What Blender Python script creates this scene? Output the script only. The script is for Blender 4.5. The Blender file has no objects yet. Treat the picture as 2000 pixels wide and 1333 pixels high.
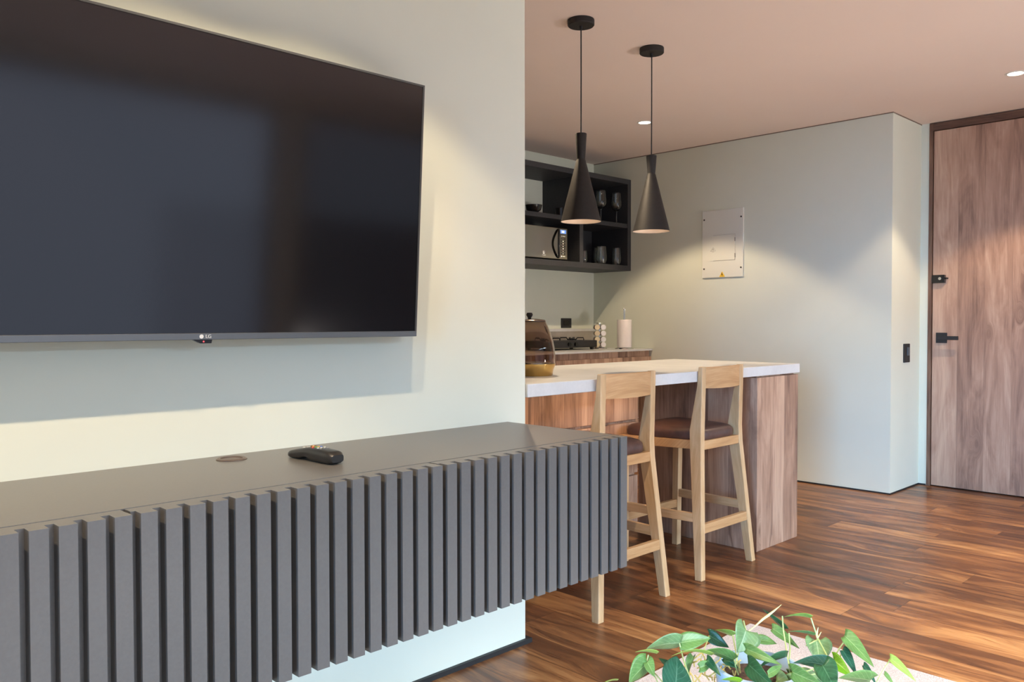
import bpy, bmesh, math, random
from mathutils import Vector, Matrix
random.seed(7)
SC = bpy.context.scene
COL = SC.collection
R = math.radians

# ------------------------------------------------------------------ camera
EYE = Vector((0, 0, 1.15))
F_PX = 1621.07
_y, _p, _r = R(45.3219), R(-1.2921), R(-0.0689)
FW = Vector((math.cos(_y) * math.cos(_p), math.sin(_y) * math.cos(_p), math.sin(_p)))
RT0 = Vector((math.sin(_y), -math.cos(_y), 0)); UP0 = RT0.cross(FW)
RT = RT0 * math.cos(_r) + UP0 * math.sin(_r)
UP = -RT0 * math.sin(_r) + UP0 * math.cos(_r)
cd = bpy.data.cameras.new('camera'); cam = bpy.data.objects.new('camera', cd); COL.objects.link(cam)
cd.sensor_width = 36; cd.lens = F_PX / 2000 * 36; cd.clip_start = 0.02
M = Matrix.Identity(4)
for i in range(3):
    M[i][0] = RT[i]; M[i][1] = UP[i]; M[i][2] = -FW[i]; M[i][3] = EYE[i]
cam.matrix_world = M
SC.camera = cam

# ------------------------------------------------------------------ world, light, exposure
w = bpy.data.worlds.new('sky'); SC.world = w; w.use_nodes = True
w.node_tree.nodes['Background'].inputs[0].default_value = (0.62, 0.78, 1.0, 1)
w.node_tree.nodes['Background'].inputs[1].default_value = 0.3
SC.view_settings.view_transform = 'Standard'
SC.view_settings.look = 'None'
SC.view_settings.exposure = 0.14
SC.view_settings.gamma = 1.0
SC.cycles.use_denoising = True
SC.cycles.max_bounces = 10
SC.cycles.diffuse_bounces = 5
SC.cycles.glossy_bounces = 4
SC.cycles.transmission_bounces = 8
SC.cycles.sample_clamp_indirect = 6

def area_light(name, loc, rot, sx, sy, power, col, spread=180):
    l = bpy.data.lights.new(name, 'AREA'); l.shape = 'RECTANGLE'; l.size = sx; l.size_y = sy
    l.energy = power; l.color = col; l.spread = R(spread)
    o = bpy.data.objects.new(name, l); COL.objects.link(o); o.location = loc; o.rotation_euler = rot
    return o
# daylight outside the long window behind the camera (faces +Y), the side window (faces +X)
# and the terrace opening near the entrance (light bounced up off the terrace)
area_light('daylight_long_window', (1.2, -2.78, 1.25), (R(90), 0, 0), 4.7, 2.3, 22, (0.64, 0.75, 1.0))
area_light('daylight_side_window', (-2.72, -0.75, 1.20), (R(82), 0, R(-90 + 15)), 1.8, 1.8, 25, (0.28, 0.58, 1.0), 36)
area_light('terrace_bounce', (4.55, -3.6, 0.25), (R(90 + 22), 0, R(4)), 0.7, 0.35, 16, (1.0, 0.90, 0.85), 60)
# open sky above the added dark outer wall: comes in downwards through the tall terrace opening
area_light('sky_beyond_opening', (4.3, -7.6, 4.9), (R(64), 0, R(4)), 9.5, 2.7, 3200, (0.58, 0.78, 1.0))
# low hazy sun through the terrace opening, falling on the floor by the entrance
sl = bpy.data.lights.new('hazy_sun', 'SUN'); sl.energy = 5.5; sl.color = (1.0, 0.88, 0.72); sl.angle = R(9)
so = bpy.data.objects.new('hazy_sun', sl); COL.objects.link(so); so.location = (4, -9, 6)
so.rotation_euler = Vector((0.04, math.cos(R(29)), -math.sin(R(29)))).to_track_quat('-Z', 'Y').to_euler()
# unseen warm light added under the bar countertop to brighten the drawer fronts
area_light('drawer_fill_light', (2.78, 2.20, 0.876), (R(40), 0, 0), 1.10, 0.02, 1.9, (1.0, 0.60, 0.27), 130)

# ------------------------------------------------------------------ helpers
def tag(o, label, cat, group=None):
    o['label'] = label; o['category'] = cat
    if group: o['group'] = group
    return o
def thing(name, label, cat, loc=(0, 0, 0), rot=(0, 0, 0), group=None):
    o = bpy.data.objects.new(name, None); COL.objects.link(o); o.location = loc; o.rotation_euler = rot
    o.empty_display_size = 0.05
    return tag(o, label, cat, group)
def obj(name, bm, mat, parent=None, smooth=False, bevel=0, mats=None):
    me = bpy.data.meshes.new(name)
    bmesh.ops.recalc_face_normals(bm, faces=bm.faces)
    bm.to_mesh(me); bm.free()
    for m in (mats or [mat]): me.materials.append(m)
    if smooth:
        for p in me.polygons: p.use_smooth = True
    o = bpy.data.objects.new(name, me); COL.objects.link(o)
    if parent: o.parent = parent
    if bevel:
        b = o.modifiers.new('bevel', 'BEVEL'); b.width = bevel; b.segments = 2; b.limit_method = 'ANGLE'; b.angle_limit = R(40)
    if smooth:
        try: me.set_sharp_from_angle(angle=R(38))
        except Exception: pass
    return o
def struct(name, bm, mat, parent=None, **k):
    o = obj(name, bm, mat, parent, **k)
    if parent is None: o['kind'] = 'structure'
    return o
def copy_tree(o, parent=None):
    c = o.copy(); COL.objects.link(c)
    if parent is not None: c.parent = parent
    for ch in list(o.children): copy_tree(ch, c)
    return c
def box(bm, x0, x1, y0, y1, z0, z1, mi=0):
    v = [bm.verts.new((x, y, z)) for x in (x0, x1) for y in (y0, y1) for z in (z0, z1)]
    for f in ((0, 1, 3, 2), (4, 6, 7, 5), (0, 4, 5, 1), (2, 3, 7, 6), (0, 2, 6, 4), (1, 5, 7, 3)):
        fc = bm.faces.new([v[i] for i in f]); fc.material_index = mi
    return v
def B(*boxes):
    bm = bmesh.new()
    for b in boxes: box(bm, *b)
    return bm
def lathe(bm, prof, c=(0, 0, 0), seg=40, mi=0):
    rings = []
    for r, z in prof:
        if r < 1e-6: rings.append([bm.verts.new((c[0], c[1], c[2] + z))])
        else: rings.append([bm.verts.new((c[0] + r * math.cos(2 * math.pi * k / seg), c[1] + r * math.sin(2 * math.pi * k / seg), c[2] + z)) for k in range(seg)])
    for a, b in zip(rings, rings[1:]):
        for k in range(seg):
            k2 = (k + 1) % seg
            if len(a) == 1 and len(b) == 1: continue
            if len(a) == 1: f = bm.faces.new((a[0], b[k], b[k2]))
            elif len(b) == 1: f = bm.faces.new((a[k], a[k2], b[0]))
            else: f = bm.faces.new((a[k], a[k2], b[k2], b[k]))
            f.material_index = mi
    return bm
def cyl(bm, c, r, axis, h, seg=20, mi=0, r2=None):
    """solid cylinder starting at c, along axis, height h"""
    ax = Vector(axis).normalized(); q = ax.to_track_quat('Z', 'Y'); r2 = r if r2 is None else r2
    a = [bm.verts.new(Vector(c) + q @ Vector((r * math.cos(t), r * math.sin(t), 0))) for t in [2 * math.pi * k / seg for k in range(seg)]]
    b = [bm.verts.new(Vector(c) + q @ Vector((r2 * math.cos(t), r2 * math.sin(t), h))) for t in [2 * math.pi * k / seg for k in range(seg)]]
    for k in range(seg):
        f = bm.faces.new((a[k], a[(k + 1) % seg], b[(k + 1) % seg], b[k])); f.material_index = mi
    for s in (a[::-1], b):
        f = bm.faces.new(s); f.material_index = mi
    return bm
def tube(bm, pts, r, seg=8, mi=0):
    pts = [Vector(p) for p in pts]; n = len(pts)
    rr = r if isinstance(r, (list, tuple)) else [r] * n
    prev = None; rings = []
    for i, p in enumerate(pts):
        t = (pts[min(i + 1, n - 1)] - pts[max(i - 1, 0)]).normalized()
        if prev is None: s = t.orthogonal().normalized()
        else: s = (prev - t * prev.dot(t)).normalized()
        prev = s; u = t.cross(s)
        rings.append([bm.verts.new(p + (s * math.cos(a) + u * math.sin(a)) * rr[i]) for a in [2 * math.pi * k / seg for k in range(seg)]])
    for a, b in zip(rings, rings[1:]):
        for k in range(seg):
            f = bm.faces.new((a[k], a[(k + 1) % seg], b[(k + 1) % seg], b[k])); f.material_index = mi
    for s in (rings[0][::-1], rings[-1]):
        f = bm.faces.new(s); f.material_index = mi
def loft(bm, secs, mi=0):
    """secs: list of closed rings of points"""
    rs = [[bm.verts.new(p) for p in s] for s in secs]; n = len(rs[0])
    for a, b in zip(rs, rs[1:]):
        for k in range(n):
            f = bm.faces.new((a[k], a[(k + 1) % n], b[(k + 1) % n], b[k])); f.material_index = mi
    for s in (rs[0][::-1], rs[-1]):
        f = bm.faces.new(s); f.material_index = mi
def bar(bm, a, b, wx, wy, wx2=None, wy2=None):
    """box-section bar a->b, section sizes along X and Y"""
    wx2 = wx2 or wx; wy2 = wy2 or wy
    loft(bm, [[(p[0] + sx * ax / 2, p[1] + sy * ay / 2, p[2]) for sx, sy in ((-1, -1), (1, -1), (1, 1), (-1, 1))] for p, ax, ay in ((a, wx, wy), (b, wx2, wy2))])
def text_mesh(name, s, size, mat, parent, loc, rot, depth=0.0004):
    cu = bpy.data.curves.new(name, 'FONT'); cu.body = s; cu.size = size; cu.extrude = depth; cu.align_x = 'CENTER'; cu.align_y = 'CENTER'
    t = bpy.data.objects.new(name + '_c', cu); COL.objects.link(t)
    dg = bpy.context.evaluated_depsgraph_get(); me = bpy.data.meshes.new_from_object(t.evaluated_get(dg))
    bpy.data.objects.remove(t); me.materials.clear(); me.materials.append(mat)
    o = bpy.data.objects.new(name, me); COL.objects.link(o); o.parent = parent; o.location = loc; o.rotation_euler = rot
    return o

# ------------------------------------------------------------------ materials
class NT:
    def __init__(s, name):
        s.m = bpy.data.materials.new(name); s.m.use_nodes = True; s.t = s.m.node_tree; s.n = s.t.nodes
        s.b = s.n['Principled BSDF']
    def node(s, typ, ins=None, **k):
        n = s.n.new(typ)
        for a, v in k.items(): setattr(n, a, v)
        for i, v in (ins or {}).items(): s.put(n.inputs[i], v)
        return n
    def put(s, sock, v):
        if isinstance(v, bpy.types.NodeSocket): s.t.links.new(v, sock)
        else: sock.default_value = v
    def math(s, op, a, b=0.0, c=0.0):
        return s.node('ShaderNodeMath', {0: a, 1: b, 2: c}, operation=op).outputs[0]
    def mix(s, f, a, b, blend='MIX'):
        n = s.n.new('ShaderNodeMix'); n.data_type = 'RGBA'; n.blend_type = blend
        s.put(n.inputs[0], f); s.put(n.inputs[6], a); s.put(n.inputs[7], b); return n.outputs[2]
    def ramp(s, f, stops):
        n = s.n.new('ShaderNodeValToRGB'); s.put(n.inputs[0], f); e = n.color_ramp.elements
        while len(e) < len(stops): e.new(0.5)
        for k, (p, c) in zip(e, stops): k.position = p; k.color = (c, c, c, 1) if isinstance(c, (int, float)) else (*c, 1)
        return n.outputs[0]
    def xyz(s): 
        c = s.node('ShaderNodeTexCoord'); sp = s.node('ShaderNodeSeparateXYZ', {0: c.outputs['Object']}); return sp.outputs
    def vec(s, x, y, z): return s.node('ShaderNodeCombineXYZ', {0: x, 1: y, 2: z}).outputs[0]
    def noise(s, v, scale, detail=4, rough=0.55, dist=0.0):
        return s.node('ShaderNodeTexNoise', {'Vector': v, 'Scale': scale, 'Detail': detail, 'Roughness': rough, 'Distortion': dist}).outputs[0]
    def bump(s, h, strength, dist=0.001):
        s.put(s.b.inputs['Normal'], s.node('ShaderNodeBump', {'Height': h, 'Strength': strength, 'Distance': dist}).outputs[0])
def plain(name, col, rough=0.5, metal=0.0, spec=0.5, noise=0.0, nscale=30, trans=0.0, ior=1.45, emit=None, es=0.0, coat=0.0):
    t = NT(name); b = t.b
    b.inputs['Roughness'].default_value = rough; b.inputs['Metallic'].default_value = metal
    b.inputs['Specular IOR Level'].default_value = spec; b.inputs['IOR'].default_value = ior
    b.inputs['Transmission Weight'].default_value = trans; b.inputs['Coat Weight'].default_value = coat
    c = t.node('ShaderNodeTexCoord').outputs['Object']
    n = t.noise(c, nscale, 3)
    lo = tuple(max(0, v * (1 - noise)) for v in col); hi = tuple(min(1, v * (1 + noise)) for v in col)
    t.put(b.inputs['Base Color'], t.ramp(n, [(0.3, lo), (0.7, hi)]))
    if emit: b.inputs['Emission Color'].default_value = (*emit, 1); b.inputs['Emission Strength'].default_value = es
    return t.m
def wood(name, dark, mid, light, along='Z', width=0.14, rough=0.5, knots=1.0, fine=1.0, plank_var=0.35, scale=1.0, big=1.0):
    """walnut / oak boards: grain runs ALONG, boards of WIDTH across"""
    t = NT(name); X, Y, Z = t.xyz()
    if along == 'Z': ac, al = t.math('ADD', X, Y), Z
    elif along == 'Y': ac, al = t.math('ADD', X, t.math('MULTIPLY', Z, 1.0)), Y
    else: ac, al = t.math('ADD', Y, t.math('MULTIPLY', Z, 1.0)), X
    pid = t.math('FLOOR', t.math('DIVIDE', ac, width))
    rnd = t.node('ShaderNodeTexWhiteNoise', {'W': pid}, noise_dimensions='1D').outputs[0]
    off = t.math('MULTIPLY', rnd, 37.0)
    al2 = t.math('ADD', al, off)
    # knots push the grain aside
    kv = t.vec(t.math('MULTIPLY', ac, 5.0 * scale), t.math('MULTIPLY', al2, 1.9 * scale), rnd)
    vor = t.node('ShaderNodeTexVoronoi', {'Vector': kv, 'Scale': 1.0, 'Randomness': 1.0}).outputs[0]
    kn = t.ramp(vor, [(0.0, 1.0), (0.07, 0.75), (0.2, 0.12), (0.45, 0.0)])
    warp = t.math('MULTIPLY', kn, 0.10 * knots)
    ac2 = t.math('ADD', ac, warp)
    n1 = t.noise(t.vec(t.math('MULTIPLY', ac2, 6.5 * scale), t.math('MULTIPLY', al2, 1.0 * scale), rnd), 1.6, 5, 0.6, 0.9)
    n2 = t.noise(t.vec(t.math('MULTIPLY', ac2, 60 * scale), t.math('MULTIPLY', al2, 2.2 * scale), rnd), 1.6, 4, 0.65, 0.4)
    n3 = t.noise(t.vec(t.math('MULTIPLY', ac, 260 * scale), t.math('MULTIPLY', al2, 7 * scale), rnd), 1.0, 2, 0.6)
    f = t.math('ADD', t.math('MULTIPLY', t.math('SUBTRACT', n1, 0.5), 1.5 * big), 0.52)
    f = t.math('ADD', f, t.math('MULTIPLY', t.math('SUBTRACT', n2, 0.5), 0.75 * fine))
    f = t.math('ADD', f, t.math('MULTIPLY', t.math('SUBTRACT', n3, 0.5), 0.22 * fine))
    f = t.math('ADD', f, t.math('MULTIPLY', t.math('SUBTRACT', rnd, 0.5), plank_var))
    c = t.ramp(f, [(0.12, dark), (0.48, mid), (0.85, light)])
    kcore = t.ramp(vor, [(0.0, 1.0), (0.05, 0.8), (0.14, 0.25), (0.3, 0.0)])
    if knots: c = t.mix(t.math('MULTIPLY', kcore, 0.55 * min(knots, 1)), c, (*dark, 1))
    fr = t.math('FRACT', t.math('DIVIDE', ac, width))
    seam = t.math('LESS_THAN', fr, 0.0018 / width)
    c = t.mix(t.math('MULTIPLY', seam, 0.35 if width < 0.5 else 0.0), c, (*[v * 0.4 for v in dark], 1))
    t.put(t.b.inputs['Base Color'], c); t.b.inputs['Roughness'].default_value = rough
    t.bump(n2, 0.12, 0.0006)
    return t.m
def floor_mat():
    t = NT('walnut_floor'); X, Y, Z = t.xyz()
    W, L = 0.19, 1.38
    xs = t.math('ADD', X, 0.045)
    row = t.math('FLOOR', t.math('DIVIDE', xs, W))
    rr = t.node('ShaderNodeTexWhiteNoise', {'W': row}, noise_dimensions='1D').outputs[0]
    ys = t.math('ADD', Y, t.math('MULTIPLY', rr, 5.0))
    colm = t.math('FLOOR', t.math('DIVIDE', ys, L))
    pid = t.math('ADD', t.math('MULTIPLY', row, 7.31), t.math('MULTIPLY', colm, 3.17))
    r1 = t.node('ShaderNodeTexWhiteNoise', {'W': pid}, noise_dimensions='1D').outputs[0]
    r2 = t.node('ShaderNodeTexWhiteNoise', {'W': t.math('ADD', pid, 51.7)}, noise_dimensions='1D').outputs[0]
    al = t.math('ADD', Y, t.math('MULTIPLY', r1, 41.0)); ac = t.math('ADD', X, t.math('MULTIPLY', r2, 13.0))
    kv = t.vec(t.math('MULTIPLY', ac, 5.5), t.math('MULTIPLY', al, 1.7), r1)
    vor = t.node('ShaderNodeTexVoronoi', {'Vector': kv, 'Scale': 1.0}).outputs[0]
    kn = t.ramp(vor, [(0.0, 1.0), (0.1, 0.6), (0.4, 0.0)])
    ac2 = t.math('ADD', ac, t.math('MULTIPLY', kn, 0.09))
    n1 = t.noise(t.vec(t.math('MULTIPLY', ac2, 7), t.math('MULTIPLY', al, 1.0), r1), 1.4, 5, 0.6, 1.0)
    n2 = t.noise(t.vec(t.math('MULTIPLY', ac2, 70), t.math('MULTIPLY', al, 2.4), r1), 1.5, 4, 0.65, 0.5)
    f = t.math('ADD', t.math('MULTIPLY', t.math('SUBTRACT', n1, 0.5), 1.45), 0.50)
    f = t.math('ADD', f, t.math('MULTIPLY', t.math('SUBTRACT', n2, 0.5), 0.40))
    f = t.math('ADD', f, t.math('MULTIPLY', t.math('SUBTRACT', r2, 0.5), 0.30))
    c = t.ramp(f, [(0.14, (0.045, 0.017, 0.008)), (0.44, (0.135, 0.050, 0.019)), (0.64, (0.29, 0.120, 0.042)), (0.95, (0.56, 0.29, 0.11))])
    c = t.mix(t.math('MULTIPLY', t.ramp(vor, [(0.0, 1.0), (0.06, 0.6), (0.2, 0.0)]), 0.7), c, (0.04, 0.016, 0.009, 1))
    fx = t.math('FRACT', t.math('DIVIDE', xs, W)); fy = t.math('FRACT', t.math('DIVIDE', ys, L))
    seam = t.math('MAXIMUM', t.math('LESS_THAN', fx, 0.0020 / W), t.math('LESS_THAN', fy, 0.0022 / L))
    c = t.mix(t.math('MULTIPLY', seam, 0.75), c, (0.02, 0.009, 0.005, 1))
    t.put(t.b.inputs['Base Color'], c)
    t.put(t.b.inputs['Roughness'], t.ramp(n2, [(0.3, 0.26), (0.7, 0.40)]))
    t.b.inputs['Specular IOR Level'].default_value = 0.38
    t.bump(t.math('SUBTRACT', n2, t.math('MULTIPLY', seam, 1.5)), 0.10, 0.0008)
    return t.m
def speckle(name, a, b, scale, rough):
    t = NT(name); c = t.node('ShaderNodeTexCoord').outputs['Object']
    n = t.noise(c, scale, 3, 0.7); m = t.noise(c, scale * 0.28, 3, 0.6)
    t.put(t.b.inputs['Base Color'], t.mix(t.ramp(n, [(0.38, 0.0), (0.62, 1.0)]), (*a, 1), (*b, 1)))
    t.b.inputs['Roughness'].default_value = rough
    t.bump(t.math('ADD', n, m), 0.8, 0.004)
    return t.m
def stone(name, a, b, rough=0.35):
    t = NT(name); c = t.node('ShaderNodeTexCoord').outputs['Object']
    n = t.noise(c, 2.2, 6, 0.6, 1.5); m = t.noise(c, 90, 2)
    f = t.math('ADD', t.math('MULTIPLY', n, 0.8), t.math('MULTIPLY', m, 0.2))
    t.put(t.b.inputs['Base Color'], t.ramp(f, [(0.35, a), (0.65, b)]))
    t.b.inputs['Roughness'].default_value = rough
    return t.m
def leaf_mat(name, base, vein, rough=0.35):
    t = NT(name); uv = t.node('ShaderNodeUVMap').outputs[0]; sp = t.node('ShaderNodeSeparateXYZ', {0: uv}).outputs
    u, v = sp[0], t.math('ABSOLUTE', sp[1])
    mid = t.math('LESS_THAN', v, 0.035)
    side = t.math('FRACT', t.math('MULTIPLY', t.math('SUBTRACT', u, t.math('MULTIPLY', v, 0.35)), 7.0))
    sv = t.math('MULTIPLY', t.math('LESS_THAN', side, 0.10), 0.35)
    n = t.noise(t.node('ShaderNodeTexCoord').outputs['Object'], 45, 3)
    c = t.ramp(n, [(0.3, tuple(x * 0.8 for x in base)), (0.7, tuple(min(1, x * 1.2) for x in base))])
    c = t.mix(t.math('MAXIMUM', t.math('MULTIPLY', mid, 0.8), sv), c, (*vein, 1))
    t.put(t.b.inputs['Base Color'], c); t.b.inputs['Roughness'].default_value = rough
    t.b.inputs['Subsurface Weight'].default_value = 0.0
    tr = t.node('ShaderNodeBsdfTranslucent', {'Color': c}); mx = t.node('ShaderNodeMixShader', {0: 0.3})
    t.t.links.new(t.b.outputs[0], mx.inputs[1]); t.t.links.new(tr.outputs[0], mx.inputs[2])
    t.t.links.new(mx.outputs[0], t.n['Material Output'].inputs[0])
    return t.m

WALL = plain('wall_paint', (0.725, 0.765, 0.665), 0.85, noise=0.015, nscale=3)
CEIL = plain('ceiling_bounce_tint', (0.86, 0.74, 0.66), 0.9, noise=0.01, nscale=2)  # white ceiling, warm bounce from the wood floor tinted into its colour
FLOOR = floor_mat()
WALNUT = wood('walnut_panel', (0.18, 0.100, 0.072), (0.42, 0.250, 0.175), (0.62, 0.42, 0.305), 'Z', 0.165, 0.5, fine=.65, big=.8, plank_var=.28)
WALNUTF = wood('walnut_frame', (0.06, 0.032, 0.022), (0.15, 0.078, 0.050), (0.27, 0.155, 0.10), 'Z', 0.6, 0.5, knots=0.4)
WALNUTH = wood('walnut_frame_head', (0.06, 0.032, 0.022), (0.15, 0.078, 0.050), (0.27, 0.155, 0.10), 'Y', 0.6, 0.5, knots=0.4)
BARWOOD = wood('walnut_bar', (0.15, 0.085, 0.060), (0.37, 0.225, 0.155), (0.57, 0.385, 0.275), 'Z', 0.12, 0.5, knots=0.8, fine=1.0, big=.9)
OAK = wood('oak_upright', (0.38, 0.235, 0.11), (0.57, 0.38, 0.20), (0.71, 0.52, 0.31), 'Z', 9.0, 0.5, knots=0.0, fine=0.8, plank_var=0, scale=1.6, big=0.7)
OAKX = wood('oak_rail', (0.33, 0.17, 0.07), (0.51, 0.295, 0.13), (0.65, 0.42, 0.22), 'X', 9.0, 0.5, knots=0.0, fine=0.8, plank_var=0, scale=1.4, big=0.8)
OAKY = wood('oak_side_rail', (0.40, 0.255, 0.13), (0.58, 0.395, 0.215), (0.72, 0.53, 0.33), 'Y', 9.0, 0.5, knots=0.0, fine=0.8, plank_var=0, scale=1.6, big=0.7)
TAUPE = plain('taupe_lacquer', (0.118, 0.114, 0.107), 0.36, noise=0.05, nscale=160, spec=0.8)
LEATHER = plain('brown_leather', (0.085, 0.045, 0.038), 0.38, noise=0.25, nscale=25)
STONE = stone('pale_stone', (0.58, 0.60, 0.61), (0.70, 0.72, 0.73), 0.32)
SPLASH = stone('grey_stone', (0.36, 0.34, 0.31), (0.44, 0.41, 0.37), 0.4)
BLACK = plain('matt_black', (0.020, 0.020, 0.021), 0.55, noise=0.1, nscale=80)
PEND = plain('black_pendant_metal', (0.019, 0.018, 0.018), 0.58, metal=0.0, noise=0.15, nscale=60, spec=0.4)
PENDIN = plain('pendant_inner_white', (0.55, 0.47, 0.40), 0.6)
DARKCAB = plain('charcoal_board', (0.038, 0.040, 0.045), 0.55, noise=0.15, nscale=90)
GLOSSBLK = plain('gloss_black', (0.012, 0.012, 0.013), 0.12)
RUBBER = plain('rubber', (0.03, 0.03, 0.03), 0.7)
CHROME = plain('chrome', (0.75, 0.77, 0.78), 0.12, metal=1.0)
BRASS = plain('brass', (0.58, 0.38, 0.13), 0.28, metal=1.0)
WHITE = plain('white_enamel', (0.77, 0.79, 0.73), 0.4)
PAPER = plain('white_paper', (0.85, 0.80, 0.79), 0.9, noise=0.02, nscale=200)
GLASS = plain('clear_glass', (0.95, 1.0, 0.98), 0.02, trans=1.0, ior=1.6)
SMOKE = plain('smoked_glass', (0.62, 0.50, 0.42), 0.02, trans=1.0, ior=1.3)
MIRROR = plain('mirror_steel', (0.50, 0.47, 0.40), 0.10, metal=1.0)
TVPL = plain('tv_dark_plastic', (0.06, 0.065, 0.07), 0.35)
TVCHIN = plain('tv_brushed_chin', (0.15, 0.17, 0.19), 0.35, metal=0.6)
SCREEN = plain('tv_screen', (0.006, 0.005, 0.007), 0.11, spec=0.95)
GREY = plain('engraved_grey', (0.34, 0.33, 0.31), 0.6)
SILVER = plain('silver_mark', (0.72, 0.76, 0.78), 0.35)
LAMP = plain('lamp_diffuser', (1, 1, 1), 0.5, emit=(1.0, 0.90, 0.76), es=9.0)
BULB = plain('bulb_glow', (1, 1, 1), 0.5, emit=(1.0, 0.80, 0.58), es=0.2)
YELLOW = plain('warning_yellow', (0.85, 0.55, 0.04), 0.5)
LCD = plain('blue_display', (0.02, 0.05, 0.25), 0.3, emit=(0.25, 0.45, 1.0), es=0.7)
LCDW = plain('display_digits', (0.8, 0.9, 1), 0.3, emit=(0.8, 0.9, 1.0), es=1.4)
REDLED = plain('red_led', (0.5, 0.03, 0.04), 0.3, emit=(1.0, 0.12, 0.14), es=0.9)
RUG = speckle('rug_wool', (0.42, 0.36, 0.345), (0.70, 0.63, 0.60), 330, 0.95)
POT = plain('pale_blue_ceramic', (0.42, 0.55, 0.66), 0.25, noise=0.08, nscale=12)
SOIL = plain('soil', (0.09, 0.05, 0.03), 0.95, noise=0.5, nscale=120)
TABLETOP = wood('table_oak', (0.30, 0.19, 0.11), (0.45, 0.30, 0.18), (0.58, 0.42, 0.27), 'X', 0.15, 0.45, knots=0.2)
HC, XR, YK, XD, YN, YW, XE = 2.532, 5.645, 4.687, 6.158, 2.140, 2.067, 2.109
YS, XS = -2.60, -2.60

# ------------------------------------------------------------------ setting
struct('floor', B((XS - .1, XD + .15, YS - .1, YK + .1, -0.1, 0)), FLOOR)
struct('ceiling', B((XS - .1, XD + .15, YS - .1, YK + .1, HC, HC + .1)), CEIL)
struct('wall_left', B((XS, XE, YW, YW + .11, 0, HC)), WALL)
struct('wall_back', B((XS, XR, YK, YK + .1, 0, HC)), WALL)
struct('wall_right', B((XR, XD + .12, YN, YK + .1, 0, HC)), WALL)
struct('wall_far', B((XD, XD + .12, 2.0875, YN, 0, HC), (XD, XD + .12, YS, 1.045, 0, HC), (XD + .06, XD + .12, 1.045, 2.0875, 0, HC)), WALL)
struct('wall_front', B((XS, -1.15, YS - .1, YS, 0, HC), (-1.15, 3.55, YS - .1, YS, 2.4, HC), (3.55, 3.8, YS - .1, YS, 0, HC),
                       (3.8, 5.4, YS - .1, YS, 2.42, HC), (5.4, XD, YS - .1, YS, 0, HC)), WALL)
struct('wall_rear', B((XS - .1, XS, YS, -1.8, 0, HC), (XS - .1, XS, 1.4, YK, 0, HC), (XS - .1, XS, -1.8, 1.4, 0, .3), (XS - .1, XS, -1.8, 1.4, 2.2, HC)), WALL)
fr = []
for x in (-1.15, 1.15, 3.50): fr.append((x, x + .05, YS - .08, YS - .03, 0, 2.4))
fr += [(-1.15, 3.55, YS - .08, YS - .03, 2.35, 2.4), (-1.15, 3.55, YS - .08, YS - .03, 0, .05)]
struct('window_1', B(*fr), BLACK)
struct('window_2', B((3.8, 3.85, YS - .08, YS - .03, 0, 2.42), (5.35, 5.40, YS - .08, YS - .03, 0, 2.42), (3.85, 5.35, YS - .08, YS - .03, 2.38, 2.42)), BLACK)
struct('window_3', B((XS - .08, XS - .03, -1.8, -1.75, .3, 2.2), (XS - .08, XS - .03, 1.35, 1.4, .3, 2.2), (XS - .08, XS - .03, -.22, -.17, .3, 2.2),
                     (XS - .08, XS - .03, -1.8, 1.4, 2.15, 2.2), (XS - .08, XS - .03, -1.8, 1.4, .3, .35)), BLACK)
struct('reflection_blocker', B((3.4, 8.5, -4.7, -4.5, -.1, 1.6)), DARKCAB)  # unseen dark wall added outside to keep the television reflection dark
struct('baseboard_left', B((XS, XE + .022, YW - .013, YW, 0, .016), (XE, XE + .022, YW, YW + .11, 0, .016)), BLACK)
struct('baseboard_right', B((XR - .004, XR, YN - .004, 4.05, 0, .010), (XR, XD, YN - .004, YN, 0, .010), (XD - .004, XD, 2.09, YN - .004, 0, .010)), BLACK)
struct('ceiling_gap_shade', B((XR - .003, XR, YN - .003, YK, HC - .006, HC), (XR, XD, YN - .003, YN, HC - .006, HC)), plain('shadow_gap', (0.22, 0.17, 0.13), 0.8))  # dark strip, its colour stands for the shade in the ceiling gap

# entrance door
d1 = bpy.data.objects.new('door_1', None); COL.objects.link(d1); d1.location = (XD, 1.57, 0); d1['kind'] = 'structure'
def pobj(name, bm, mat, parent, **k):
    """part built in world coordinates under a parent that only translates"""
    o = obj(name, bm, mat, parent, **k); p = parent
    v = Vector((0, 0, 0))
    while p is not None: v += p.location; p = p.parent
    o.data.transform(Matrix.Translation(-v)); return o
fx = XD - .004
pobj('door_frame', B((fx, XD + .05, 2.062, 2.0865, 0, 2.5265), (fx, XD + .05, 1.05, 1.075, 0, 2.5265)), WALNUTF, d1)
pobj('door_head', B((fx, XD + .05, 1.075, 2.062, 2.4765, 2.5265)), WALNUTH, d1)
leaf = pobj('door_leaf', B((XD + .004, XD + .045, 1.079, 2.057, .008, 2.472)), WALNUT, d1)
hnd = pobj('door_handle', B((XD - .006, XD + .004, 1.960, 2.031, 1.003, 1.074)), BLACK, leaf, bevel=.002)
# inner neck + lever bar of the handle, part of the same handle mesh height
bm = B((XD - .058, XD - .006, 1.985, 2.007, 1.028, 1.050), (XD - .064, XD - .048, 1.872, 2.010, 1.026, 1.052))
pobj('lever', bm, BLACK, leaf, bevel=.003)
lk = pobj('door_lock', B((XD - .030, XD + .004, 1.972, 2.055, 1.418, 1.474)), GLOSSBLK, leaf, bevel=.003)
bm = bmesh.new(); cyl(bm, (XD - .030, 2.000, 1.448), .010, (-1, 0, 0), .006, 20)
pobj('thumb_turn', bm, CHROME, leaf)
bm = bmesh.new(); tube(bm, [(XD + .004, 1.968, 1.452), (XD - .022, 1.962, 1.450), (XD - .024, 1.950, 1.448)], .005, 10)
pobj('latch_knob', bm, BLACK, leaf)
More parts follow.
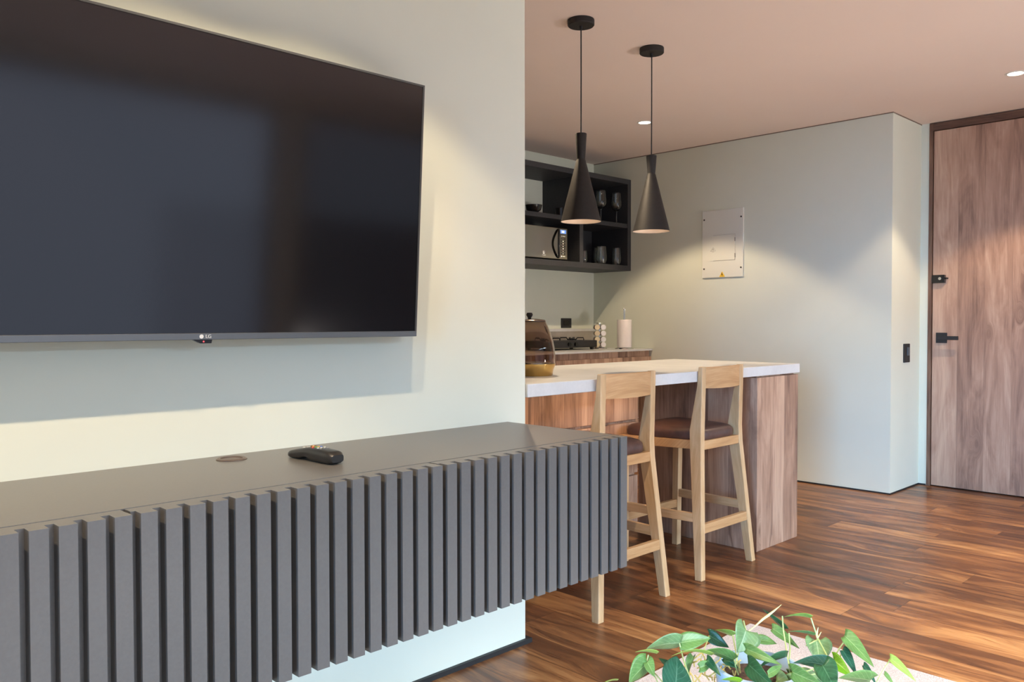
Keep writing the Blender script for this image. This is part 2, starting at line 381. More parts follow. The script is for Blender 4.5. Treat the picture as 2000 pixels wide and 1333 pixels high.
# light switch and breaker panel
t = thing('light_switch', 'slim black light switch on the side wall left of the entrance door', 'light switch', (5.905, YN, .936))
obj('switch_plate', B((-.052, .052, -.009, 0, -.064, .064)), BLACK, t, bevel=.003)
obj('rocker', B((-.006, .040, -.013, -.009, -.016, .040)), plain('rocker_grey', (0.06, 0.08, 0.10), 0.3), t, bevel=.002)
t = thing('breaker_panel', 'white electrical breaker panel cover screwed on the kitchen side wall', 'electrical panel', (XR, 3.402, 1.493))
obj('cover', B((-.012, 0, -.178, .178, 0, .520)), WHITE, t, bevel=.003)
obj('access_door', B((-.0150, -.012, -.108, .105, .130, .325)), WHITE, t, bevel=.001)
ln = .0018
obj('door_gap', B((-.0126, -.0119, -.108 - ln, -.108, .128, .327), (-.0126, -.0119, -.108, .080, .128, .130), (-.0126, -.0119, -.108, .080, .325, .3265)), GREY, t)
for z in (.165, .285): obj('hinge', B((-.0165, -.0118, -.114, -.106, z - .014, z + .014)), GREY, t)
for y in (-.160, .160):
    for z in (.070, .452):
        bm = bmesh.new(); cyl(bm, (-.012, y, z), .0065, (-1, 0, 0), .002, 14); obj('screw', bm, plain('screw_dark', (0.08, 0.07, 0.06), 0.4, metal=1), t)
def prism_x(bm, pts, x0, x1):
    a = [bm.verts.new((x0, y, z)) for y, z in pts]; b = [bm.verts.new((x1, y, z)) for y, z in pts]; n = len(pts)
    for k in range(n): bm.faces.new((a[k], a[(k + 1) % n], b[(k + 1) % n], b[k]))
    bm.faces.new(a[::-1]); bm.faces.new(b)
bm = bmesh.new(); prism_x(bm, [(-.025, .004), (.025, .004), (0, .046)], -.0132, -.012)
ws = obj('warning_sticker', bm, YELLOW, t); ws['label'] = 'yellow triangle warning sticker'
bm = bmesh.new(); prism_x(bm, [(.002, .036), (-.006, .020), (-.001, .020), (-.004, .008), (.007, .023), (.002, .023), (.006, .036)], -.0138, -.0131)
obj('lightning_mark', bm, BLACK, ws)
bm = bmesh.new(); tube(bm, [(-.0155, .100, .205), (-.0155, .078, .232), (-.0155, .056, .205), (-.0155, .100, .205)], .0013, 6)
box(bm, -.0156, -.0150, .070, .088, .198, .200); box(bm, -.0158, -.0150, .074, .082, .212, .220)
obj('embossed_mark', bm, GREY, t)

# ------------------------------------------------------------------ downlights
def downlight(x, y, label, power, col=(1.0, 0.76, 0.50)):
    t = thing('ceiling_downlight', label, 'ceiling light', (x, y, HC), group='recessed ceiling downlights')
    bm = bmesh.new(); lathe(bm, [(.040, -.0005), (.041, -.004), (.050, -.003), (.052, 0)]); obj('trim_ring', bm, WHITE, t, smooth=True)
    bm = bmesh.new(); lathe(bm, [(0, -.0018), (.0405, -.0018)]); obj('diffuser', bm, LAMP, t)
    l = bpy.data.lights.new('downlight_beam', 'SPOT'); l.energy = power; l.color = col; l.spot_size = R(105.5); l.spot_blend = 0.22; l.shadow_soft_size = 0.012
    o = bpy.data.objects.new('downlight_beam', l); COL.objects.link(o); o.parent = t; o.location = (0, 0, -.012)
    return t
downlight(4.71, 3.457, 'round white downlight in the kitchen ceiling beside the pendant cord', 60)
downlight(5.259, 1.333, 'round white downlight in the ceiling near the entrance door', 62)
downlight(1.21, 1.333, 'round white downlight in the ceiling in front of the television', 43)
downlight(.82, 1.333, 'second white downlight in front of the television, further from the kitchen', 50)
downlight(-.35, 1.333, 'round white downlight over the far left end of the media console', 125)
downlight(2.95, 2.98, 'round white downlight in the kitchen ceiling behind the bar', 98)

# ------------------------------------------------------------------ television
TVX, TW, TH = 0.898, 1.318, 0.745
tv = thing('television', 'large wall-mounted flat television, screen off, tilted slightly downwards', 'television', (TVX, 1.985, 1.108), (R(3.46), 0, 0))
hw = TW / 2
obj('housing', B((-hw, hw, .004, .020, 0, TH), (-hw + .10, hw - .10, .020, .045, .04, TH - .22)), TVPL, tv, bevel=.002)
obj('screen', B((-hw + .006, hw - .006, .0020, .0045, .0165, TH - .006)), SCREEN, tv)
bm = B((-hw, hw, 0, .0045, TH - .0055, TH), (-hw, -hw + .0055, 0, .0045, .016, TH - .0055), (hw - .0055, hw, 0, .0045, .016, TH - .0055))
obj('bezel', bm, TVPL, tv)
obj('bottom_bezel', B((-hw, hw, -.001, .0045, 0, .0160)), TVCHIN, tv, bevel=.001)
bm = bmesh.new(); cyl(bm, (-.008, -.0016, .0080), .0052, (0, 1, 0), .0008, 20)
obj('round_logo', bm, SILVER, tv)
text_mesh('logo_lettering', 'LG', .0125, SILVER, tv, (.0095, -.0016, .0080), (R(90), 0, 0))
bm = bmesh.new(); loft(bm, [[(x, y, z) for x, z in ((-.030, 0.0005), (.020, 0.0005), (.018, -.009), (-.010, -.009))] for y in (.0, .016)])
rc = obj('receiver', bm, GLOSSBLK, tv)
bm = bmesh.new(); cyl(bm, (-.002, -.0005, -.0045), .0022, (0, 1, 0), .001, 12); obj('standby_light', bm, REDLED, rc)
for x in (-.2, .15): obj('wall_bracket', B((x, x + .05, .0452, .078, .06, .44)), BLACK, tv)

# ------------------------------------------------------------------ media console
ZT, ZB, YF, XC = .803, .4034, 1.5457, 2.021
con = thing('media_console', 'long wall-hung taupe media console with vertical slatted doors', 'media console', (.9, YW, ZB))
P = .0456
x_left = XC - 48 * P - .002
pobj('carcass', B((x_left, XC - .001, YF + .062, YW - .001, ZB + .004, ZT - .019)), TAUPE, con)
pobj('top_panel', B((x_left, XC, YF + .060, YW - .001, ZT - .018, ZT)), TAUPE, con, bevel=.0008)
for k in range(3):
    x1 = XC - 16 * P * k; x0 = x1 - 16 * P + .002
    bm = B((x0 + .005, x1 - .001, YF + .028, YF + .057, ZB, ZT - .0008))
    for j in range(16):
        xr = x1 - j * P; xl = xr - .0302
        box(bm, xl, xr, YF, YF + .0285, ZB, ZT - .0008)
    pobj('door', bm, TAUPE, con)
bm = bmesh.new(); lathe(bm, [(.0265, .0005), (.0275, .0035), (.033, .0045), (.0375, .002), (.0378, 0)], (.969, 1.992, ZT))
lathe(bm, [(0, .0012), (.0268, .0012)], (.969, 1.992, ZT))
g = pobj('cable_grommet', bm, plain('brown_grommet', (0.10, 0.075, 0.06), 0.4), con, smooth=True)

# remote control
rm = thing('remote_control', 'black television remote control lying on the media console', 'remote control', (1.110, 1.830, ZT), (0, 0, R(3)))
secs = []
N = 22
def rtop(y):
    s = (.098 - y) / .196
    return .0165 + .0125 * math.sin(math.pi * min(1, max(0, s) * .92)) + .0105 * s
for i in range(N + 1):
    s = i / N; y = .098 - .196 * s                   # + end is the far, thin end
    e0 = max(0, 1 - s / .09) ** 2; e1 = max(0, (s - .93) / .07) ** 2
    wd = .0225 * (1 - .45 * e0) * (1 - .22 * e1)
    top = rtop(y) - .009 * e0 - .006 * e1
    bot = .0005 + .0075 * math.exp(-((s - .42) / .10) ** 2) + .005 * e1 + .005 * e0
    m = (top + bot) / 2; hh = (top - bot) / 2
    secs.append([(wd * math.copysign(abs(math.cos(a)) ** .5, math.cos(a)), y, m + hh * math.copysign(abs(math.sin(a)) ** .55, math.sin(a))) for a in [2 * math.pi * k / 24 for k in range(24)]])
bm = bmesh.new(); loft(bm, secs); obj('body', bm, plain('remote_shell', (0.022, 0.020, 0.018), 0.28), rm, smooth=True)
for (x, y, mm, r_) in [(-.010, .030, WHITE, .0035), (.0, .030, WHITE, .0035), (.010, .030, WHITE, .0035), (-.010, .018, GREY, .0035), (.010, .018, GREY, .0035),
                       (-.012, -.012, plain('red_key', (.6, .06, .04), .4), .0032), (-.004, -.012, plain('green_key', (.15, .5, .1), .4), .0032),
                       (.004, -.012, YELLOW, .0032), (.012, -.012, plain('blue_key', (.05, .15, .6), .4), .0032), (-.010, -.030, WHITE, .003), (.0, -.030, WHITE, .003), (.010, -.030, WHITE, .003),
                       (-.010, -.042, GREY, .003), (.0, -.042, GREY, .003), (.010, -.042, GREY, .003)]:
    bm = bmesh.new(); cyl(bm, (x, y, rtop(y) - .0025), r_, (0, 0, 1), .0035, 14); obj('button', bm, mm, rm)
bm = bmesh.new(); lathe(bm, [(0, .0052), (.006, .005), (.0085, .002), (.009, -.002)], (0, .004, rtop(.004) - .001)); obj('scroll_wheel', bm, plain('wheel_bronze', (.30, .17, .08), .3, metal=.8), rm, smooth=True)

# ------------------------------------------------------------------ bar: slab, drawers, end block
slab = tag(obj('bar_countertop', B((2.125, 4.204, YW, 2.865, .8805, .928)), STONE, bevel=.002), 'thick pale stone bar countertop running past the two stools', 'countertop')
t = thing('bar_drawer_unit', 'walnut drawer unit set back under the bar countertop beside the television wall', 'drawer cabinet', (2.78, 2.65, 0))
pobj('case', B((2.2, 3.36, 2.525, 2.80, .11, .8800), (2.2, 2.675, 2.50, 2.525, .11, .872)), BARWOOD, t)
pobj('plinth', B((2.22, 3.32, 2.62, 2.78, 0, .11)), BLACK, t)
for z0, z1 in ((.667, .825), (.40, .653), (.115, .386)):
    pobj('drawer', B((2.679, 3.359, 2.503, 2.524, z0, z1)), BARWOOD, t, bevel=.001)
tag(obj('bar_end_block', B((3.766, 4.196, 2.073, 2.80, 0, .872), (3.79, 4.18, 2.09, 2.79, .872, .8803)), BARWOOD, bevel=.001), 'walnut clad end block carrying the right end of the bar countertop', 'bar support')

# ------------------------------------------------------------------ kitchen run
WT = .93
tag(obj('kitchen_worktop', B((3.3, XR - .002, 4.055, YK - .001, WT - .014, WT)), STONE, bevel=.001), 'thin pale stone kitchen worktop along the back wall', 'worktop')
t = thing('kitchen_base_cabinet', 'walnut kitchen base cabinet under the back worktop', 'base cabinet', (4.47, 4.37, 0))
pobj('case', B((3.3, XR - .003, 4.09, YK - .002, .08, WT - .0145)), BARWOOD, t)
pobj('plinth', B((3.3, XR - .003, 4.12, YK - .01, 0, .08)), BLACK, t)
for x0, x1 in ((3.3, 4.08), (4.083, 4.86), (4.863, 5.64)):
    for z0, z1 in ((.66, .868), (.38, .645), (.09, .365)):
        pobj('drawer', B((x0, x1, 4.066, 4.089, z0, z1)), BARWOOD, t, bevel=.001)
t = thing('backsplash', 'grey stone backsplash behind the stove with a pale top edge', 'backsplash', (4.47, YK, WT))
pobj('panel', B((3.3, XR - .002, 4.664, YK - .001, WT, 1.073)), SPLASH, t)
e = pobj('top_edge', B((3.3, XR - .002, 4.658, YK - .001, 1.073, 1.094)), STONE, t); e['label'] = 'pale top edge'
t = thing('wall_outlet', 'square black power outlet on the kitchen back wall', 'outlet', (5.276, YK, 1.1425))
obj('outlet_plate', B((-.063, .063, -.010, 0, -.041, .041)), BLACK, t, bevel=.003)
obj('socket_face', B((-.035, .035, -.013, -.010, -.022, .022)), GLOSSBLK, t, bevel=.002)

# open wall cabinet
YC = 4.2817
cab = thing('open_wall_cabinet', 'charcoal open wall cabinet of glasses and microwave above the worktop', 'wall cabinet', (4.6, YC, 1.58))
C0 = 3.55
pobj('case', B((C0, XR - .001, YC, YK - .001, 2.306, 2.346), (C0, XR - .001, YC, YK - .001, 1.582, 1.625), (XR - .045, XR - .001, YC, YK - .001, 1.625, 2.306), (C0, C0 + .04, YC, YK - .001, 1.625, 2.306)), DARKCAB, cab)
pobj('shelf', B((C0 + .04, XR - .045, YC + .004, YK - .002, 1.940, 1.974)), DARKCAB, cab)
pobj('divider', B((4.987, 5.030, YC + .002, YK - .002, 1.625, 1.940)), DARKCAB, cab)
pobj('divider', B((4.987, 5.030, YC + .002, YK - .002, 1.974, 2.306)), DARKCAB, cab)
pobj('back_shade', B((5.03, XR - .045, YK - .014, YK - .002, 1.625, 1.940), (5.03, XR - .045, YK - .014, YK - .002, 1.974, 2.306)), DARKCAB, cab)  # dark sheet standing in for the shaded wall behind the right column

# microwave
mw = thing('microwave_oven', 'mirror-fronted silver microwave oven in the open cabinet', 'microwave', (4.637, 4.315, 1.6255))
obj('housing', B((-.240, .240, .020, .330, .012, .252)), BLACK, mw, bevel=.004)
obj('door', B((-.238, .134, 0, .020, .012, .252)), MIRROR, mw, bevel=.003)
obj('frame_edge', B((-.240, -.233, -.002, .010, .012, .252)), CHROME, mw)
cp = obj('control_panel', B((.136, .240, 0, .020, .012, .252)), MIRROR, mw, bevel=.003)
dsp = obj('display', B((.158, .222, -.002, 0, .212, .240)), LCD, cp)
for x in (.172, .183, .194): obj('digit', B((x, x + .006, -.003, -.002, .218, .234)), LCDW, dsp)
for r_ in range(9):
    for c_ in range(3):
        if r_ in (1,) and c_ == 1: continue
        obj('button', B((.166 + c_ * .018, .176 + c_ * .018, -.0015, 0, .188 - r_ * .0195, .196 - r_ * .0195)), WHITE if (r_ in (0, 8) or c_ == 1) else BLACK, cp)
bm = bmesh.new(); tube(bm, [(.134 - .030 * math.sin(math.pi * k / 12), -.006 - .026 * math.sin(math.pi * k / 12), .020 + .225 * k / 12) for k in range(13)], [.004] + [.009] * 11 + [.004], 10)
obj('handle', bm, GLOSSBLK, mw, smooth=True)
bm = B((-.040, -.018, -.0008, .0005, .045, .0475), (-.040, -.018, -.0008, .0005, .0655, .068), (-.040, -.0375, -.0008, .0005, .045, .068), (-.0205, -.018, -.0008, .0005, .045, .068), (-.033, -.025, -.0008, .0005, .052, .061), (-.050, -.008, -.0008, .0005, .034, .0365))
obj('brand_mark', bm, SILVER, mw)
for x in (-.2, .2): 
    
    for y in (.05, .29):
        bm = bmesh.new(); cyl(bm, (x, y, 0), .012, (0, 0, 1), .013, 14); obj('foot', bm, RUBBER, mw)

# crockery and glasses
SH = 1.9745
def bowl(x, y, r, h, label, name='black_bowl'):
    bm = bmesh.new(); lathe(bm, [(0, .001), (r * .45, 0), (r * .55, .004), (r * .85, h * .35), (r, h), (r * .96, h), (r * .8, h * .4), (r * .45, .010), (0, .008)])
    o = obj(name, bm, GLOSSBLK, smooth=True); o.location = (x, y, SH); return tag(o, label, 'bowl')
bowl(4.515, 4.332, .064, .056, 'shallow gloss black bowl on the shelf above the microwave')
bm = bmesh.new(); lathe(bm, [(0, .001), (.030, 0), (.036, .004), (.040, .060), (.037, .060), (.033, .008), (0, .007)])
o = obj('black_cup', bm, GLOSSBLK, smooth=True); o.location = (4.812, 4.335, SH); tag(o, 'small black cup on the upper shelf half hidden by the nearer pendant', 'cup')
def saucer(x, y, r):
    bm = bmesh.new(); lathe(bm, [(0, .002), (r * .5, .001), (r, .007), (r, .009), (r * .5, .004), (0, .004)]); return bm
def wine(x, y, label):
    t = thing('wine_glass', label, 'wine glass', (x, y, SH), group='stemmed glasses on the upper shelf')
    bm = bmesh.new(); lathe(bm, [(.004, .104), (.018, .110), (.038, .128), (.046, .150), (.045, .180), (.038, .255), (.0368, .255), (.0435, .180), (.0445, .152), (.0365, .131), (.016, .114), (.0, .109)]); obj('cup', bm, GLASS, t, smooth=True)
    bm = bmesh.new(); lathe(bm, [(0, .0005), (.034, .0005), (.034, .0022), (.010, .005), (.0042, .012), (.0040, .100), (.006, .107), (0, .108)]); obj('stem', bm, GLASS, t, smooth=True)
    return t
wine(5.140, 4.345, 'tall wine glass just right of the shelf divider, behind the pendant')
wine(5.325, 4.345, 'tall stemmed wine glass in the middle of the upper shelf compartment')
wine(5.530, 4.345, 'tall stemmed wine glass at the right end of the upper shelf')
def tumbler(x, y, r, h, label):
    bm = bmesh.new(); lathe(bm, [(0, 0), (r * .75, 0), (r, h * .22), (r, h * .45), (r * .84, h), (r * .80, h), (r * .95, h * .45), (r * .94, h * .24), (r * .70, .006), (0, .005)])
    o = obj('drinking_glass', bm, GLASS, smooth=True); o.location = (x, y, 1.6255); return tag(o, label, 'glass', 'tumblers in the lower compartment')
tumbler(5.105, 4.345, .032, .098, 'short clear glass beside the lower shelf divider')
tumbler(5.315, 4.330, .044, .145, 'wide clear stemless glass in the middle of the lower compartment')
tumbler(5.395, 4.430, .042, .145, 'stemless glass standing behind the middle one in the lower compartment')
tumbler(5.530, 4.345, .044, .145, 'clear stemless glass at the right end of the lower compartment')

# stove
st = thing('portable_stove', 'low black portable gas stove on the kitchen worktop', 'stove', (4.955, 4.46, WT))
obj('body', B((-.30, .30, -.135, .135, .018, .074)), BLACK, st, bevel=.006)
for x in (-.26, .26):
    for y in (-.11, .11):
        bm = bmesh.new(); cyl(bm, (x, y, 0), .014, (0, 0, 1), .019, 14, r2=.018); obj('foot', bm, RUBBER, st)
for x in (-.15, .14):
    bm = bmesh.new()
    for a in range(4):
        c_, s_ = math.cos(a * math.pi / 2 + .5), math.sin(a * math.pi / 2 + .5)
        tube(bm, [(x + .03 * c_, .03 * s_, .0745), (x + .045 * c_, .045 * s_, .094), (x + .095 * c_, .095 * s_, .094), (x + .10 * c_, .10 * s_, .0745)], .005, 8)
    obj('pot_support', bm, BLACK, st)
    bm = bmesh.new(); lathe(bm, [(0, .092), (.022, .090), (.030, .084), (.030, .0742)], (x, 0, 0)); obj('burner', bm, GLOSSBLK, st, smooth=True)
for x in (-.05, .03):
    bm = bmesh.new(); cyl(bm, (x, -.135, .045), .016, (0, -1, 0), .016, 16); obj('knob', bm, GLOSSBLK, st)

# spice carousel
sp = thing('spice_rack', 'revolving steel spice rack with round pale jar lids beside the stove', 'spice rack', (5.375, 4.40, WT), (0, 0, R(-42)))
bm = bmesh.new(); lathe(bm, [(0, .012), (.050, .012), (.062, .006), (.064, 0)]); obj('base', bm, CHROME, sp, smooth=True)
bm = bmesh.new(); lathe(bm, [(0, .214), (.050, .214), (.052, .210), (0, .208)]); cyl(bm, (0, 0, .010), .005, (0, 0, 1), .200, 10)
obj('frame', bm, CHROME, sp)
lidc = [plain('lid_cream', (.72, .62, .42), .5), plain('lid_white', (.78, .78, .80), .5), plain('lid_pink', (.78, .60, .52), .5), WHITE]
ci = 0
for zi, z in enumerate((.178, .128, .078, .034)):
    for side in range(2):
        for xx in (-.025, .025):
            s_ = -1 if side == 0 else 1
            bm = bmesh.new(); cyl(bm, (xx, s_ * .004, z), .0195, (0, s_, 0), .036, 18)
            j = obj('jar', bm, SMOKE if side else plain('spice_%d' % ci, random.choice([(.35, .18, .06), (.25, .20, .08), (.45, .12, .05), (.3, .25, .15)]), .4), sp)
            bm = bmesh.new(); cyl(bm, (xx, s_ * .040, z), .0215, (0, s_, 0), .012, 20)
            if side == 0: cyl(bm, (xx, s_ * .052, z), .008, (0, s_, 0), .001, 14)
            obj('lid', bm, lidc[ci % 4] if side == 0 else WHITE, j); ci += 1

# paper towel
pt = thing('paper_towel_holder', 'chrome upright paper towel holder at the end of the worktop', 'paper towel holder', (5.470, 4.215, WT))
bm = bmesh.new(); lathe(bm, [(0, .010), (.070, .010), (.076, .005), (.078, 0)]); obj('base', bm, CHROME, pt, smooth=True)
bm = bmesh.new(); tube(bm, [(-.007, 0, .01), (-.007, 0, .318), (-.005, 0, .330), (0, 0, .336), (.005, 0, .330), (.007, 0, .318), (.007, 0, .01)], .0042, 10); obj('rod', bm, CHROME, pt, smooth=True)
bm = bmesh.new(); lathe(bm, [(.018, .0125), (.0585, .0125), (.0595, .016), (.0595, .238), (.0585, .241), (.018, .241), (.018, .0125)], seg=48)
o = obj('paper_towel_roll', bm, PAPER, smooth=True); o.location = (5.470, 4.215, WT); tag(o, 'white paper towel roll on its chrome holder', 'paper towel')

# kettle
kt = thing('kettle', 'smoked glass electric kettle with brass base on the bar countertop', 'kettle', (2.500, 2.402, .9285))
bm = bmesh.new(); lathe(bm, [(0, .001), (.078, 0), (.081, .004), (.084, .024), (.0925, .044), (.0925, .050), (0, .050)], seg=56); obj('base', bm, BRASS, kt, smooth=True)
bm = bmesh.new(); prof = [(.0905, .0505), (.0925, .075), (.0905, .105), (.084, .140), (.073, .175), (.0615, .205), (.052, .2255)]
lathe(bm, prof + [(r_ - .0028, z) for r_, z in prof[::-1]] + [prof[0]], seg=56); obj('glass_body', bm, SMOKE, kt, smooth=True)
bm = bmesh.new(); lathe(bm, [(0, .236), (.012, .236), (.046, .232), (.0525, .227), (.0525, .223), (0, .223)], seg=40)
lid = obj('lid', bm, plain('lid_bronze', (.10, .075, .06), .25, metal=.6), kt, smooth=True)
bm = bmesh.new(); lathe(bm, [(0, .262), (.011, .261), (.014, .252), (.007, .240), (.007, .235)], (-.012, .010, 0)); obj('lid_knob', bm, BLACK, lid, smooth=True)
bm = bmesh.new(); q = Vector((-.711, .703, 0))
tube(bm, [q * .050 + Vector((0, 0, .215)), q * .090 + Vector((0, 0, .222)), q * .130 + Vector((0, 0, .200)), q * .137 + Vector((0, 0, .130)), q * .120 + Vector((0, 0, .070)), q * .088 + Vector((0, 0, .048))], [.008, .010, .011, .010, .010, .008], 12)
obj('handle', bm, BLACK, kt, smooth=True)
bm = bmesh.new(); cyl(bm, (0, 0, .0505), .074, (0, 0, 1), .004, 40); obj('heating_plate', bm, CHROME, kt)

# ------------------------------------------------------------------ pendants
def pendant(x, y, ztop, zneck, zbase, r, label):
    t = thing('pendant_lamp', label, 'pendant lamp', (x, y, HC), group='black pendant lamps over the bar')
    bm = bmesh.new(); lathe(bm, [(0, 0), (.060, 0), (.061, -.003), (.061, -.024), (.058, -.0275), (.008, -.028), (.006, -.045), (0, -.046)], seg=48); obj('canopy', bm, PEND, t, smooth=True)
    bm = bmesh.new(); tube(bm, [(0, 0, -.04), (0.0008, 0, (ztop - HC) / 2), (0, 0, ztop - HC + .002)], .0030, 8); obj('cord', bm, BLACK, t)
    zt, zn, zb = ztop - HC, zneck - HC, zbase - HC
    bm = bmesh.new()
    lathe(bm, [(0, zt), (.0255, zt), (.0262, zt - .003), (.0195, zn + .004), (.0195, zn), (.0215, zn - .004), (r - .001, zb + .003), (r, zb)], seg=64)
    sh = obj('lamp_shade', bm, PEND, t, smooth=True)
    bm = bmesh.new(); lathe(bm, [(r, zb), (r - .0035, zb + .0012), (.021, zn - .014), (0, zn - .014)], seg=64)
    li = obj('shade_lining', bm, PENDIN, sh, smooth=True); li['label'] = 'pale inner lining'
    bm = bmesh.new(); lathe(bm, [(0, -.030), (.018, -.022), (.024, 0), (.018, .022), (.010, .040), (0, .044)], (0, 0, zn - .085), seg=24); obj('bulb', bm, BULB, t, smooth=True)
    l = bpy.data.lights.new('bulb_light', 'SPOT'); l.energy = 1.2; l.color = (1, .78, .55); l.spot_size = R(150); l.spot_blend = .3; l.shadow_soft_size = .022
    o = bpy.data.objects.new('bulb_light', l); COL.objects.link(o); o.parent = t; o.location = (0, 0, zn - .13)
pendant(2.916, 2.4975, 2.015, 1.897, 1.612, .0925, 'black cone pendant lamp nearer the television wall')
pendant(3.468, 2.5025, 1.992, 1.900, 1.610, .0930, 'black cone pendant lamp further from the television wall')

# ------------------------------------------------------------------ bar stools (local: x along bar, +y towards bar, origin at rear foot line centre)
def make_stool(label):
    t = thing('bar_stool', label, 'bar stool', group='oak bar stools at the counter')
    for s in (-1, 1):
        # rear leg and back post in one piece, cranked at the seat
        bm = bmesh.new()
        prof = [(.2205, .000, .034, 0), (.1665, .040, .058, .585), (.163, .042, .060, .66), (.163, .037, .027, .86), (.163, .036, .020, .948)]
        secs = []
        for cx_, y0, dep, z in prof:
            cx = s * cx_
            secs.append([(cx - .0165, y0, z), (cx + .0165, y0, z), (cx + .0165, y0 + dep, z), (cx - .0165, y0 + dep, z)])
        loft(bm, secs); o = obj('rear_leg', bm, OAK, t, bevel=.0025)
        bm = bmesh.new(); cx = s * .2205
        loft(bm, [[(cx - .018, .425, 0), (cx + .018, .425, 0), (cx + .018, .457, 0), (cx - .018, .457, 0)],
                  [(cx - .0185 + s * .006, .420, .575), (cx + .0185 + s * .006, .420, .575), (cx + .0185 + s * .006, .457, .575), (cx - .0185 + s * .006, .457, .575)]])
        obj('front_leg', bm, OAK, t, bevel=.0025)
        # side stretcher
        bm = bmesh.new()
        loft(bm, [[(s * .199 - .010, .045, .250), (s * .199 + .010, .045, .250), (s * .199 + .010, .045, .290), (s * .199 - .010, .045, .290)],
                  [(s * .222 - .010, .430, .250), (s * .222 + .010, .430, .250), (s * .222 + .010, .430, .290), (s * .222 - .010, .430, .290)]])
        obj('side_stretcher', bm, OAKY, t, bevel=.002)
    obj('rear_stretcher', B((-.187, .187, .018, .040, .201, .243)), OAKX, t, bevel=.002)
    obj('front_stretcher', B((-.205, .205, .428, .450, .196, .236)), OAKX, t, bevel=.002)
    # seat frame: trapezoid ring of rails
    bm = bmesh.new()
    out = [(-.150, .043), (.150, .043), (.1665, .090), (.240, .457), (-.240, .457), (-.1665, .090)]
    inn = [(-.125, .066), (.125, .066), (.142, .100), (.212, .432), (-.212, .432), (-.142, .100)]
    vs = {}
    for nm, L in (('o', out), ('i', inn)):
        for z in (.572, .612): vs[nm, z] = [bm.verts.new((x, y, z)) for x, y in L]
    n = len(out)
    for k in range(n):
        k2 = (k + 1) % n
        bm.faces.new((vs['o', .572][k], vs['o', .572][k2], vs['o', .612][k2], vs['o', .612][k]))
        bm.faces.new((vs['i', .572][k2], vs['i', .572][k], vs['i', .612][k], vs['i', .612][k2]))
        bm.faces.new((vs['o', .612][k], vs['o', .612][k2], vs['i', .612][k2], vs['i', .612][k]))
        bm.faces.new((vs['i', .572][k], vs['i', .572][k2], vs['o', .572][k2], vs['o', .572][k]))
    obj('seat_frame', bm, OAKX, t, bevel=.0015)
    # cushion: rounded superellipse trapezoid
    bm = bmesh.new(); rings = []
    for z, sc_ in ((.6125, .985), (.618, 1.0), (.636, 1.004), (.650, .985), (.660, .93), (.667, .80), (.6705, .55), (.672, .25)):
        ring = []
        for a in range(48):
            th = 2 * math.pi * a / 48; c_, s_ = math.cos(th), math.sin(th)
            ex, ey = math.copysign(abs(c_) ** .28, c_), math.copysign(abs(s_) ** .28, s_)
            y = .252 + ey * .200 * sc_
            hwid = .147 + (y - .05) / .41 * .088
            ring.append((ex * hwid * sc_, y, z))
        rings.append(ring)
    loft(bm, rings); obj('seat_cushion', bm, LEATHER, t, smooth=True)
    # curved backrest board
    bm = bmesh.new(); secs = []
    for k in range(13):
        u = -1 + 2 * k / 12; x = u * .1475; bow = -.020 * (1 - u * u)
        sag = .010 * (u * u)                      # lower edge rises to the ends
        secs.append([(x, .039 + bow * .9, .848 + sag * .3), (x, .058 + bow * .9, .848 + sag * .3), (x, .055 + bow * .6, .946), (x, .038 + bow * .6, .946)])
    loft(bm, secs); obj('backrest', bm, OAKX, t, smooth=True)
    return t
s1 = make_stool('oak bar stool with brown leather seat, partly hidden behind the media console')
s1.location = (2.670, 1.995, 0)
s2 = copy_tree(s1); s2['label'] = 'oak bar stool with brown leather seat, fully visible beside the walnut end block'
s2.location = (3.394, 2.004, 0)

# ------------------------------------------------------------------ rug, side table, plant
bm = bmesh.new(); box(bm, -.6, 2.83, -1.2, 1.583, 0.0005, .011)
tag(obj('area_rug', bm, RUG, bevel=.004), 'pinkish beige speckled wool rug on the wooden floor', 'rug')
tb = thing('coffee_table', 'low oak coffee table under the potted plant', 'table', (1.12, .50, 0))
TZ = .345
obj('tabletop', B((-.45, .43, -.45, .40, TZ - .03, TZ)), TABLETOP, tb, bevel=.003)
for sx in (-.40, .38):
    for sy in (-.40, .35):
        obj('leg', B((sx - .02, sx + .02, sy - .02, sy + .02, .0115, TZ - .03)), TABLETOP, tb, bevel=.002)

def at(u, v, d):
    return EYE + FW * d + RT * ((u - 1000) / F_PX * d) - UP * ((v - 666.5) / F_PX * d)
pl = thing('potted_philodendron', 'green trailing philodendron with heart-shaped leaves in a pale blue pot', 'potted plant', (1.452, .795, TZ + .0005))
PC = Vector(pl.location)
bm = bmesh.new(); lathe(bm, [(0, .001), (.055, 0), (.060, .004), (.076, .090), (.080, .128), (.083, .130), (.083, .140), (.076, .141), (.074, .128), (.070, .110), (0, .110)], seg=56)
pot = obj('pot', bm, POT, pl, smooth=True)
bm = bmesh.new(); lathe(bm, [(0, .122), (.04, .120), (.0725, .116)]); obj('soil', bm, SOIL, pl, smooth=True)
LC = dict(l=leaf_mat('leaf_light', (.33, .50, .10), (.52, .62, .25)), m=leaf_mat('leaf_mid', (.15, .31, .085), (.40, .55, .24)), g=leaf_mat('leaf_grey', (.21, .36, .15), (.50, .62, .36)),
          d=leaf_mat('leaf_dark', (.035, .13, .050), (.12, .28, .14)), t=leaf_mat('leaf_teal', (.025, .12, .075), (.10, .27, .19), .22), b=leaf_mat('leaf_bright', (.16, .42, .015), (.35, .6, .1)))
LK = list(LC)
